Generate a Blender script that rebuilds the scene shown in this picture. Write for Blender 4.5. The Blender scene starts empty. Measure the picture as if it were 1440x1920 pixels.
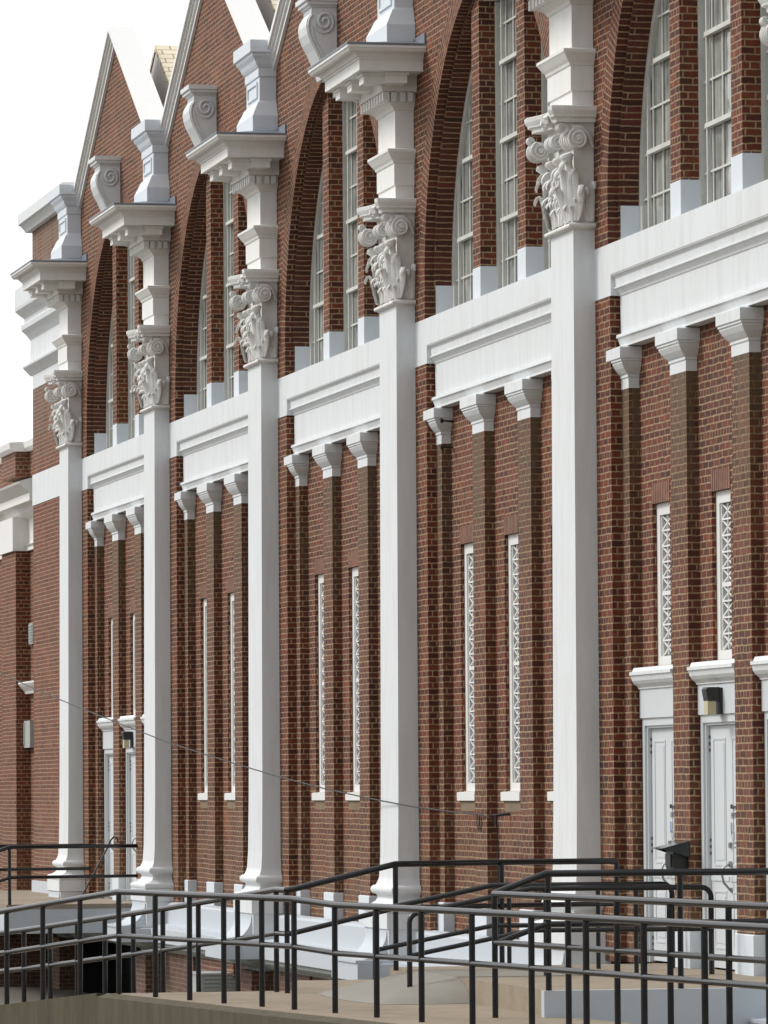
import bpy, math, random
from mathutils import Matrix, Vector
random.seed(7)
PI = math.pi
sc = bpy.context.scene
col = sc.collection
# ------------------------------------------------------------------ camera
cam = bpy.data.cameras.new('camera'); cam.sensor_fit = 'HORIZONTAL'; cam.sensor_width = 36; cam.lens = 250
cam.clip_start = 1; cam.clip_end = 3000
co = bpy.data.objects.new('camera', cam); col.objects.link(co); sc.camera = co
rt = Vector((0.20748018, 0.97821769, -0.00649102)); up = Vector((0.05235846, -0.00447885, 0.99861831)); fw = Vector((-0.97683702, 0.20753337, 0.05214725))
m = Matrix.Identity(4)
for i in range(3):
    m[i][0] = rt[i]; m[i][1] = up[i]; m[i][2] = -fw[i]
m[0][3] = 58.66501; m[1][3] = -14.68163; m[2][3] = 0
co.matrix_world = m
# ------------------------------------------------------------------ light: bright hazy daylight, sun high on the street side, from the far end
SUN_EL, SUN_AZ = math.radians(42), math.radians(211)      # azimuth clockwise from +Y
w = bpy.data.worlds.new('World'); sc.world = w; w.use_nodes = True
nt = w.node_tree; N = nt.nodes; L = nt.links
bg = N['Background']; sky = N.new('ShaderNodeTexSky'); sky.sky_type = 'NISHITA'; sky.sun_disc = False
sky.sun_elevation = SUN_EL; sky.sun_rotation = SUN_AZ; sky.air_density = 1.0; sky.dust_density = 6.0; sky.ozone_density = 1.0
hs = N.new('ShaderNodeHueSaturation'); hs.inputs['Saturation'].default_value = .38
L.new(sky.outputs[0], hs.inputs['Color'])
cl = N.new('ShaderNodeMix'); cl.data_type = 'RGBA'; cl.inputs[0].default_value = .85      # bright cloud veil, thinner (brighter) towards the sun
tcw = N.new('ShaderNodeTexCoord'); dt = N.new('ShaderNodeVectorMath'); dt.operation = 'DOT_PRODUCT'; L.new(tcw.outputs['Generated'], dt.inputs[0])
dt.inputs[1].default_value = (-.80, -.26, .54)
mr = N.new('ShaderNodeMapRange'); mr.inputs[1].default_value = -.7; mr.inputs[2].default_value = .85; mr.inputs[3].default_value = 4.2; mr.inputs[4].default_value = 9.9
L.new(dt.outputs['Value'], mr.inputs[0])
vc = N.new('ShaderNodeMix'); vc.data_type = 'RGBA'; vc.blend_type = 'MULTIPLY'; vc.inputs[0].default_value = 1; vc.inputs[6].default_value = (.99, 1.0, 1.02, 1)
L.new(mr.outputs[0], vc.inputs[7]); L.new(vc.outputs[2], cl.inputs[7])
L.new(hs.outputs[0], cl.inputs[6]); L.new(cl.outputs[2], bg.inputs[0]); bg.inputs[1].default_value = .13
sl = bpy.data.lights.new('sun', 'SUN'); sl.energy = 1.75; sl.angle = math.radians(16); sl.color = (1, .965, .91)
so = bpy.data.objects.new('sun', sl); col.objects.link(so)
sd = Vector((math.sin(SUN_AZ)*math.cos(SUN_EL), math.cos(SUN_AZ)*math.cos(SUN_EL), math.sin(SUN_EL)))
so.rotation_euler = sd.to_track_quat('Z', 'Y').to_euler()
sc.view_settings.view_transform = 'Standard'; sc.view_settings.look = 'None'; sc.view_settings.gamma = 1
sc.view_settings.exposure = 0.10

# ------------------------------------------------------------------ materials
def newmat(name, base, rough=.7, metal=0):
    mt = bpy.data.materials.new(name); mt.use_nodes = True
    b = mt.node_tree.nodes['Principled BSDF']
    b.inputs['Base Color'].default_value = (*base, 1); b.inputs['Roughness'].default_value = rough; b.inputs['Metallic'].default_value = metal
    return mt, mt.node_tree, b
def noise(nt, vec, scale, detail=4, rough=.55):
    n = nt.nodes.new('ShaderNodeTexNoise'); n.inputs['Scale'].default_value = scale; n.inputs['Detail'].default_value = detail
    n.inputs['Roughness'].default_value = rough
    if vec is not None: nt.links.new(vec, n.inputs['Vector'])
    return n
def ramp(nt, fac, stops):
    r = nt.nodes.new('ShaderNodeValToRGB'); e = r.color_ramp.elements
    e[0].position, e[0].color = stops[0][0], (*stops[0][1], 1); e[1].position, e[1].color = stops[-1][0], (*stops[-1][1], 1)
    for p, c in stops[1:-1]:
        x = e.new(p); x.color = (*c, 1)
    nt.links.new(fac, r.inputs[0]); return r
def mix(nt, fac, a, b, mode='MIX'):
    n = nt.nodes.new('ShaderNodeMix'); n.data_type = 'RGBA'; n.blend_type = mode
    for sock, v in ((n.inputs[0], fac), (n.inputs[6], a), (n.inputs[7], b)):
        if hasattr(v, 'is_linked') or hasattr(v, 'links'): nt.links.new(v, sock)
        elif isinstance(v, tuple): sock.default_value = (*v, 1)
        else: sock.default_value = v
    return n.outputs[2]
def vmath(nt, op, a, b):
    n = nt.nodes.new('ShaderNodeVectorMath'); n.operation = op
    for s, v in ((n.inputs[0], a), (n.inputs[1], b)):
        if isinstance(v, tuple): s.default_value = v
        else: nt.links.new(v, s)
    return n.outputs[0]
def fmath(nt, op, a, b=None, clamp=False):
    n = nt.nodes.new('ShaderNodeMath'); n.operation = op; n.use_clamp = clamp
    for s, v in ((n.inputs[0], a), (n.inputs[1], b)):
        if v is None: continue
        if isinstance(v, (int, float)): s.default_value = v
        else: nt.links.new(v, s)
    return n.outputs[0]
def bump(nt, b, h, strength, dist):
    n = nt.nodes.new('ShaderNodeBump'); n.inputs['Strength'].default_value = strength; n.inputs['Distance'].default_value = dist
    nt.links.new(h, n.inputs['Height']); nt.links.new(n.outputs[0], b.inputs['Normal'])

def brick_mat(name, c1=(.066, .0135, .0065), c2=(.195, .041, .0135), mortar=(.34, .235, .14), stain=None, bw=.222, rh=.0775, orange=.4, ms=.0092, base=True):
    mt, nt, b = newmat(name, c1, .85)
    uv = nt.nodes.new('ShaderNodeUVMap').outputs[0]
    oi = nt.nodes.new('ShaderNodeObjectInfo'); pos = nt.nodes.new('ShaderNodeNewGeometry').outputs['Position']
    sx = nt.nodes.new('ShaderNodeSeparateXYZ'); nt.links.new(oi.outputs['Location'], sx.inputs[0])
    cx = nt.nodes.new('ShaderNodeCombineXYZ'); nt.links.new(fmath(nt, 'MULTIPLY', sx.outputs[0], 1.237), cx.inputs[0])
    v = vmath(nt, 'ADD', uv, cx.outputs[0])
    wob = vmath(nt, 'MULTIPLY', vmath(nt, 'SUBTRACT', noise(nt, v, 5, 3).outputs['Color'], (.5, .5, .5)), (.022, .022, 0))
    v = vmath(nt, 'ADD', v, wob)
    wob = vmath(nt, 'MULTIPLY', vmath(nt, 'SUBTRACT', noise(nt, v, 38, 2).outputs['Color'], (.5, .5, .5)), (.012, .012, 0))
    v = vmath(nt, 'ADD', v, wob)
    def bt(a, c, mo):
        t = nt.nodes.new('ShaderNodeTexBrick'); nt.links.new(v, t.inputs['Vector'])
        t.inputs['Color1'].default_value = (*a, 1); t.inputs['Color2'].default_value = (*c, 1); t.inputs['Mortar'].default_value = (*mo, 1)
        t.inputs['Scale'].default_value = 1; t.inputs['Mortar Size'].default_value = ms; t.inputs['Mortar Smooth'].default_value = .25
        t.inputs['Brick Width'].default_value = bw; t.inputs['Row Height'].default_value = rh; t.offset = .5; t.offset_frequency = 2
        t.squash = .5; t.squash_frequency = 6; t.inputs['Bias'].default_value = -.1
        return t
    t = bt(c1, c2, c1)
    # burnt and orange bricks in patches
    n1 = noise(nt, pos, 1.6, 5, .65); n2 = noise(nt, v, 13, 2)
    c = mix(nt, fmath(nt, 'MULTIPLY', ramp(nt, n1.outputs[0], [(.52, (0, 0, 0)), (.72, (1, 1, 1))]).outputs[0], orange), t.outputs['Color'], (.33, .085, .024))
    tb = bt((0, 0, 0), (1, 1, 1), (0, 0, 0))
    dark = ramp(nt, tb.outputs['Color'], [(.80, (0, 0, 0)), (.93, (1, 1, 1))]).outputs[0]
    n3 = noise(nt, pos, .8, 3)
    dk = fmath(nt, 'MULTIPLY', dark, ramp(nt, n3.outputs[0], [(.36, (0, 0, 0)), (.58, (.9, .9, .9))]).outputs[0])
    c = mix(nt, dk, c, (.05, .019, .010))
    c = mix(nt, .5, c, ramp(nt, n2.outputs[0], [(.25, (.45, .45, .45)), (.75, (1.3, 1.25, 1.2))]).outputs[0], 'MULTIPLY')
    # smeared mortar
    nm = noise(nt, pos, 2.2, 6, .7)
    sm = fmath(nt, 'MULTIPLY', ramp(nt, nm.outputs[0], [(.5, (0, 0, 0)), (.8, (1, 1, 1))]).outputs[0], .16)
    c = mix(nt, sm, c, tuple(x*.8 for x in mortar))
    # soot and rain run down the wall; mortar worn and smeared paler near the ground
    run = noise(nt, vmath(nt, 'MULTIPLY', pos, (3.2, 3.2, .30)), 1, 6, .7)
    c = mix(nt, fmath(nt, 'MULTIPLY', ramp(nt, run.outputs[0], [(.50, (0, 0, 0)), (.72, (1, 1, 1))]).outputs[0], .55), c, (.035, .024, .016))
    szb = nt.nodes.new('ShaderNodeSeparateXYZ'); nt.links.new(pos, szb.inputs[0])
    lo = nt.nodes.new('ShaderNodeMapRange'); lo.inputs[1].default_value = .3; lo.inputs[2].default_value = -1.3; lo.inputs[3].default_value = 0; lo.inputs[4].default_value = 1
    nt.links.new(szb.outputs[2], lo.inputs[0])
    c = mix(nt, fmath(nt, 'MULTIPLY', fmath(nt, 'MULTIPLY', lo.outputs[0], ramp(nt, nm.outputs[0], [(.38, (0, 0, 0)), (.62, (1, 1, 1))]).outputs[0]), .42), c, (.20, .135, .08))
    mcol = mix(nt, .6, mortar, ramp(nt, noise(nt, pos, 9, 4).outputs[0], [(.3, (.40, .38, .36)), (.7, (1.3, 1.28, 1.2))]).outputs[0], 'MULTIPLY')
    c = mix(nt, t.outputs['Fac'], c, mcol)
    if stain:      # rain stain below the white caps: z from, z to
        z0, z1, colr, amt = stain
        sz = nt.nodes.new('ShaderNodeSeparateXYZ'); nt.links.new(pos, sz.inputs[0])
        g = nt.nodes.new('ShaderNodeMapRange'); g.inputs[1].default_value = z0; g.inputs[2].default_value = z1; g.inputs[3].default_value = 0; g.inputs[4].default_value = 1
        nt.links.new(sz.outputs[2], g.inputs[0])
        str_ = noise(nt, vmath(nt, 'MULTIPLY', pos, (9, 9, .8)), 1, 4)
        f = fmath(nt, 'MULTIPLY', fmath(nt, 'MULTIPLY', g.outputs[0], ramp(nt, str_.outputs[0], [(.36, (.12, .12, .12)), (.56, (1, 1, 1))]).outputs[0]), amt)
        c = mix(nt, f, c, colr)
    nt.links.new(c, b.inputs['Base Color'])
    h = fmath(nt, 'SUBTRACT', fmath(nt, 'MULTIPLY', noise(nt, v, 60, 3).outputs[0], .35), fmath(nt, 'MULTIPLY', t.outputs['Fac'], 1.0))
    bump(nt, b, h, .8, .006)
    return mt
def paint_mat(name, base, dirt=(.52, .47, .38), amt=.25, rough=.62, streak=True, bumps=.35, bd=.004):
    mt, nt, b = newmat(name, base, rough)
    pos = nt.nodes.new('ShaderNodeNewGeometry').outputs['Position']
    n1 = noise(nt, vmath(nt, 'MULTIPLY', pos, (6, 6, 1.0)) if streak else pos, 1 if streak else 3, 6, .65)
    n2 = noise(nt, pos, 14, 5, .7)
    f = fmath(nt, 'MULTIPLY', ramp(nt, n1.outputs[0], [(.42, (0, 0, 0)), (.75, (1, 1, 1))]).outputs[0], amt)
    c = mix(nt, f, base, dirt)
    f2 = fmath(nt, 'MULTIPLY', ramp(nt, n2.outputs[0], [(.60, (0, 0, 0)), (.80, (1, 1, 1))]).outputs[0], amt*.8)
    c = mix(nt, f2, c, tuple(x*.75 for x in dirt))
    nt.links.new(c, b.inputs['Base Color'])
    n3 = noise(nt, pos, 45, 3, .6); f3 = fmath(nt, 'MULTIPLY', ramp(nt, n3.outputs[0], [(.68, (0, 0, 0)), (.76, (1, 1, 1))]).outputs[0], amt*1.2)
    c = mix(nt, f3, c, tuple(x*.6 for x in dirt)); nt.links.new(c, b.inputs['Base Color'])
    h = noise(nt, pos, 22, 5, .6).outputs[0]
    bump(nt, b, h, bumps, bd)
    return mt
M = {}
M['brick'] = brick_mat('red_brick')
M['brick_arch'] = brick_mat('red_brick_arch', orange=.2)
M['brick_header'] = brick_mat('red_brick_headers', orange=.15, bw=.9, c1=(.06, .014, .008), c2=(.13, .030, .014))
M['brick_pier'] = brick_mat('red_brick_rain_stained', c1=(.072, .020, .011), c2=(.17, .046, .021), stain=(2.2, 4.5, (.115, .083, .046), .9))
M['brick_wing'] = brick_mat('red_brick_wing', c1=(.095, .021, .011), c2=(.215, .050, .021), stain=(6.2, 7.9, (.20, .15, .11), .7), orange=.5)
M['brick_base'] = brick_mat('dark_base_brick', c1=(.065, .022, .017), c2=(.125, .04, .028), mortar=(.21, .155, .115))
M['soldier'] = brick_mat('soldier_brick', c1=(.10, .03, .024), c2=(.17, .05, .036), mortar=(.30, .19, .12), bw=3.0, rh=.074, ms=.015)
M['white'] = paint_mat('white_wall_paint', (.70, .735, .755), dirt=(.46, .43, .36), amt=.30)
M['carved'] = paint_mat('white_carved_paint', (.75, .755, .74), dirt=(.42, .36, .26), amt=.38, streak=False)
M['coping'] = paint_mat('fresh_white_coping_paint', (.84, .84, .83), amt=.05)
M['block'] = paint_mat('pale_blue_white_paint', (.66, .72, .775), amt=.10)
M['plinth'] = paint_mat('pale_grey_plinth_paint', (.50, .55, .60), amt=.22)
M['cream'] = paint_mat('cream_white_paint', (.77, .775, .76), dirt=(.55, .47, .33), amt=.22)
M['sash'] = paint_mat('weathered_sash_paint', (.60, .61, .58), dirt=(.30, .26, .18), amt=.4, streak=False)
M['door'] = paint_mat('grey_white_door_paint', (.585, .625, .65), amt=.14, bumps=.1)
M['lattice'] = paint_mat('white_lattice_paint', (.74, .745, .73), amt=.1, bumps=.1)
M['concrete'] = paint_mat('tan_concrete', (.30, .245, .18), dirt=(.18, .145, .10), amt=.5, rough=.9, streak=False, bumps=.5, bd=.006)
def joints(mt, step):
    nt = mt.node_tree; b = nt.nodes['Principled BSDF']; pos = nt.nodes.new('ShaderNodeNewGeometry').outputs['Position']
    sp = nt.nodes.new('ShaderNodeSeparateXYZ'); nt.links.new(pos, sp.inputs[0])
    j = fmath(nt, 'LESS_THAN', fmath(nt, 'FRACT', fmath(nt, 'DIVIDE', sp.outputs[0], step)), .012/step)
    w_ = noise(nt, vmath(nt, 'MULTIPLY', pos, (.7, .7, .7)), 1, 8, .75).outputs[0]      # hairline cracks
    ck = fmath(nt, 'LESS_THAN', fmath(nt, 'ABSOLUTE', fmath(nt, 'SUBTRACT', w_, .5)), .0022)
    f = fmath(nt, 'MAXIMUM', j, fmath(nt, 'MULTIPLY', ck, .6))
    old = b.inputs['Base Color'].links[0].from_socket
    nt.links.new(mix(nt, f, old, (.05, .042, .032)), b.inputs['Base Color'])
joints(M['concrete'], 2.3)
M['kerb'] = paint_mat('stained_concrete', (.085, .070, .040), dirt=(.035, .03, .017), amt=.8, rough=.9, bumps=.5)
joints(M['kerb'], 3.05)
M['ramp'] = paint_mat('grey_painted_concrete', (.245, .23, .195), dirt=(.15, .135, .11), amt=.35, streak=False)
M['lead'] = paint_mat('lead_flashing', (.16, .19, .23), dirt=(.30, .33, .36), amt=.4, rough=.5, streak=False)
M['stone_shadow'] = paint_mat('shade_and_grey_green_paint', (.36, .40, .38), dirt=(.2, .22, .2), amt=.4)  # moulding shade put into the colour; also plain grey for slats and marks
M['asphalt'] = paint_mat('court_paving', (.13, .115, .09), dirt=(.09, .08, .06), amt=.5, rough=.9, streak=False)
M['patch'] = paint_mat('mortar_patch', (.22, .165, .105), dirt=(.14, .07, .045), amt=.6, rough=.9, streak=False)
M['dark'], _, _b = newmat('void_shade_black', (.006, .006, .006), 1); _b.inputs['Specular IOR Level'].default_value = 0  # flat black that paints the shade of openings and gaps
M['hinge'] = newmat('black_iron', (.015, .015, .015), .5)[0]
M['steel'] = newmat('dull_steel', (.32, .33, .33), .35, .9)[0]
M['galv'] = paint_mat('grey_metal_housing', (.38, .40, .39), dirt=(.2, .19, .17), amt=.3, streak=False)
M['beige'] = newmat('beige_plastic', (.50, .44, .28), .5)[0]
M['letter'] = newmat('black_lettering', (.03, .03, .035), .6)[0]
M['blue'] = newmat('blue_sticker', (.10, .22, .42), .5)[0]
def pipe_mat():
    mt, nt, b = newmat('black_gloss_pipe_paint', (.008, .009, .011), .2)
    pos = nt.nodes.new('ShaderNodeNewGeometry').outputs['Position']
    n = noise(nt, pos, 9, 5, .6)
    nt.links.new(ramp(nt, n.outputs[0], [(.3, (.10,)*3), (.75, (.22,)*3)]).outputs[0], b.inputs['Roughness'])
    nt.links.new(ramp(nt, noise(nt, pos, 25, 4).outputs[0], [(.6, (.007, .008, .010)), (.9, (.03, .026, .022))]).outputs[0], b.inputs['Base Color'])
    b.inputs['IOR'].default_value = 1.52
    bump(nt, b, noise(nt, pos, 30, 3).outputs[0], .06, .001)
    return mt
M['pipe'] = pipe_mat()
def pane_mat(name, lo, hi, rough):
    mt, nt, b = newmat(name, lo, rough)
    uv = nt.nodes.new('ShaderNodeUVMap').outputs[0]
    n = noise(nt, vmath(nt, 'MULTIPLY', uv, (14, .5, 1)), 1, 4, .6)
    n2 = noise(nt, uv, 1.7, 3)
    c = mix(nt, .5, ramp(nt, n.outputs[0], [(.35, lo), (.65, hi)]).outputs[0], ramp(nt, n2.outputs[0], [(.35, lo), (.7, hi)]).outputs[0])
    nt.links.new(c, b.inputs['Base Color'])
    b.inputs['Specular IOR Level'].default_value = .6
    bump(nt, b, noise(nt, uv, 2.2, 2).outputs[0], .25, .02)
    return mt
M['pane'] = pane_mat('curtained_glass', (.13, .14, .135), (.50, .51, .47), .06)
M['pane_dark'] = pane_mat('dark_glass', (.09, .085, .10), (.22, .20, .23), .15)
def shingle_mat():
    mt, nt, b = newmat('cream_roof_tile', (.8, .7, .5), .8)
    uv = nt.nodes.new('ShaderNodeUVMap').outputs[0]
    t = nt.nodes.new('ShaderNodeTexBrick'); nt.links.new(uv, t.inputs['Vector'])
    t.inputs['Color1'].default_value = (.78, .68, .50, 1); t.inputs['Color2'].default_value = (.85, .78, .62, 1); t.inputs['Mortar'].default_value = (.42, .33, .22, 1)
    t.inputs['Scale'].default_value = 1; t.inputs['Brick Width'].default_value = .34; t.inputs['Row Height'].default_value = .2; t.inputs['Mortar Size'].default_value = .014
    nt.links.new(t.outputs['Color'], b.inputs['Base Color']); bump(nt, b, t.outputs['Fac'], .5, -.02)
    return mt
M['shingle'] = shingle_mat()

# ------------------------------------------------------------------ mesh helpers
class MB:
    def __init__(s): s.v = []; s.f = []; s.uv = []; s.sm = []
    def face(s, pts, uvs=None, smooth=False):
        i = len(s.v); s.v += [tuple(p) for p in pts]; s.f.append(tuple(range(i, i+len(pts))))
        if uvs is None:
            a, b, c = Vector(pts[0]), Vector(pts[1]), Vector(pts[2]); n = (b-a).cross(c-a)
            ax = max(range(3), key=lambda k: abs(n[k]))
            uvs = [((p[1], p[2]) if ax == 0 else (p[0], p[2]) if ax == 1 else (p[0], p[1])) for p in pts]
        s.uv.append(uvs); s.sm.append(smooth)
    def box(s, x0, x1, y0, y1, z0, z1, back=True):
        A = lambda x, y, z: (x, y, z)
        s.face([A(x0,y0,z0), A(x1,y0,z0), A(x1,y0,z1), A(x0,y0,z1)])
        s.face([A(x1,y0,z0), A(x1,y1,z0), A(x1,y1,z1), A(x1,y0,z1)])
        s.face([A(x0,y1,z0), A(x0,y0,z0), A(x0,y0,z1), A(x0,y1,z1)])
        s.face([A(x0,y0,z1), A(x1,y0,z1), A(x1,y1,z1), A(x0,y1,z1)])
        s.face([A(x0,y1,z0), A(x1,y1,z0), A(x1,y0,z0), A(x0,y0,z0)])
        if back: s.face([A(x1,y1,z0), A(x0,y1,z0), A(x0,y1,z1), A(x1,y1,z1)])
    def grid(s, P, closed_u=False, smooth=True, uvf=None):
        # P[i][j] shared-vertex grid
        i0 = len(s.v); nu, nv = len(P), len(P[0])
        for r in P: s.v += [tuple(p) for p in r]
        for i in range(nu if closed_u else nu-1):
            for j in range(nv-1):
                a = i0+i*nv+j; k = i0+((i+1) % nu)*nv+j
                s.f.append((a, k, k+1, a+1))
                if uvf: s.uv.append([uvf(i, j), uvf(i+1, j), uvf(i+1, j+1), uvf(i, j+1)])
                else: s.uv.append([(P[(i+di) % nu][j+dj][0]+P[(i+di) % nu][j+dj][1], P[(i+di) % nu][j+dj][2]) for di, dj in ((0,0),(1,0),(1,1),(0,1))])
                s.sm.append(smooth)
    def wrap(s, x0, x1, yb, prof, top=True, bottom=True):
        """moulding profile [(p,z)] carried round the left, front and right of a block standing on y=0 with its back at yb"""
        ring = lambda p, z: [(x0-p, yb, z), (x0-p, -p, z), (x1+p, -p, z), (x1+p, yb, z)]
        R = [ring(p, z) for p, z in prof]
        for a, b in zip(R[:-1], R[1:]):
            for k in range(3): s.face([a[k], a[k+1], b[k+1], b[k]])
        if top: s.face(R[-1])
        if bottom: s.face(R[0][::-1])
    def ext(s, prof, x0, x1, caps=True):
        """closed profile [(y,z)] pulled along x"""
        n = len(prof)
        for k in range(n):
            a, b = prof[k], prof[(k+1) % n]
            s.face([(x0, *a), (x1, *a), (x1, *b), (x0, *b)])
        if caps:
            s.face([(x1, *p) for p in prof]); s.face([(x0, *p) for p in prof[::-1]])
    def exty(s, prof, y0, y1):
        """closed profile [(x,z)] pulled along y"""
        n = len(prof)
        for k in range(n):
            a, b = prof[k], prof[(k+1) % n]
            s.face([(a[0], y0, a[1]), (b[0], y0, b[1]), (b[0], y1, b[1]), (a[0], y1, a[1])])
        s.face([(p[0], y0, p[1]) for p in prof]); s.face([(p[0], y1, p[1]) for p in prof[::-1]])
    def tube(s, pts, r, n=10, cap=True, rad=None):
        pts = [Vector(p) for p in pts]; rings = []
        for i, p in enumerate(pts):
            d = (pts[min(i+1, len(pts)-1)]-pts[max(i-1, 0)]).normalized()
            if i == 0: q = Vector((0, 0, 1)) if abs(d.z) < .9 else Vector((1, 0, 0))
            a = (q-d*q.dot(d)).normalized(); q = a; b = d.cross(a)
            rr = rad[i] if rad else r
            rings.append([p+a*math.cos(2*PI*k/n)*rr+b*math.sin(2*PI*k/n)*rr for k in range(n)])
        P = [[rings[i][k] for i in range(len(pts))] for k in range(n)]
        s.grid(P, closed_u=True)
        if cap: s.face(rings[0][::-1]); s.face(rings[-1])
    def strap(s, pts, wid, thk, side, lobes=0):
        """leaf or band: a flattened section swept along pts; side = width direction"""
        pts = [Vector(p) for p in pts]; side = Vector(side).normalized(); P = []
        n = len(pts)
        for i, p in enumerate(pts):
            d = (pts[min(i+1, n-1)]-pts[max(i-1, 0)]).normalized(); nn = d.cross(side).normalized()
            wv = wid[i]/2*(1+(.16*math.cos(lobes*i*2*PI/(n-1)*1.0) if lobes else 0)); row = []
            for a, c in ((-1, 0), (-.72, .75), (-.3, .35), (0, 1.25), (.3, .35), (.72, .75), (1, 0), (.5, -.7), (0, -.7), (-.5, -.7)):
                row.append(p+side*a*wv+nn*c*thk*(1 if i < n-1 else .4))
            P.append(row)
        Q = [[P[i][k] for i in range(n)] for k in range(10)]
        s.grid(Q, closed_u=True); s.face(P[0]); s.face(P[-1][::-1])
    def build(s, name, mat, parent=None, loc=None, label=None):
        me = bpy.data.meshes.new(name); me.from_pydata(s.v, [], s.f); me.materials.append(mat)
        u = me.uv_layers.new(name='UVMap'); flat = [c for f in s.uv for p in f for c in p[:2]]
        u.data.foreach_set('uv', flat); me.polygons.foreach_set('use_smooth', s.sm)
        me.update()
        o = bpy.data.objects.new(name, me); col.objects.link(o)
        if loc: o.location = loc
        if parent: o.parent = parent
        if label: o['label'] = label
        return o
def tag(o, label, cat, group=None):
    o['label'] = label; o['category'] = cat
    if group: o['group'] = group
    return o
def thing(name, label, cat, loc=(0, 0, 0), group=None):
    o = bpy.data.objects.new(name, None); col.objects.link(o); o.location = loc; o.empty_display_size = .3
    return tag(o, label, cat, group)
def struct(o): o['kind'] = 'structure'; return o
def dup(o, loc, parent):
    c = o.copy(); col.objects.link(c); c.parent = parent; c.location = loc
    for ch in list(o.children):
        k = ch.copy(); col.objects.link(k); k.parent = c
        for g in list(ch.children):
            h = g.copy(); col.objects.link(h); h.parent = k
    return c

# ------------------------------------------------------------------ levels
PX = [-38.38+9.6*i for i in range(6)]          # near corner of each pilaster, far to near
PW = 1.07
PX[5] += .2
FL = -1.92                                     # terrace floor
hall = thing('assembly_hall', 'long red brick hall with white pilasters, steep gables and tall arched windows', 'building')

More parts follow.
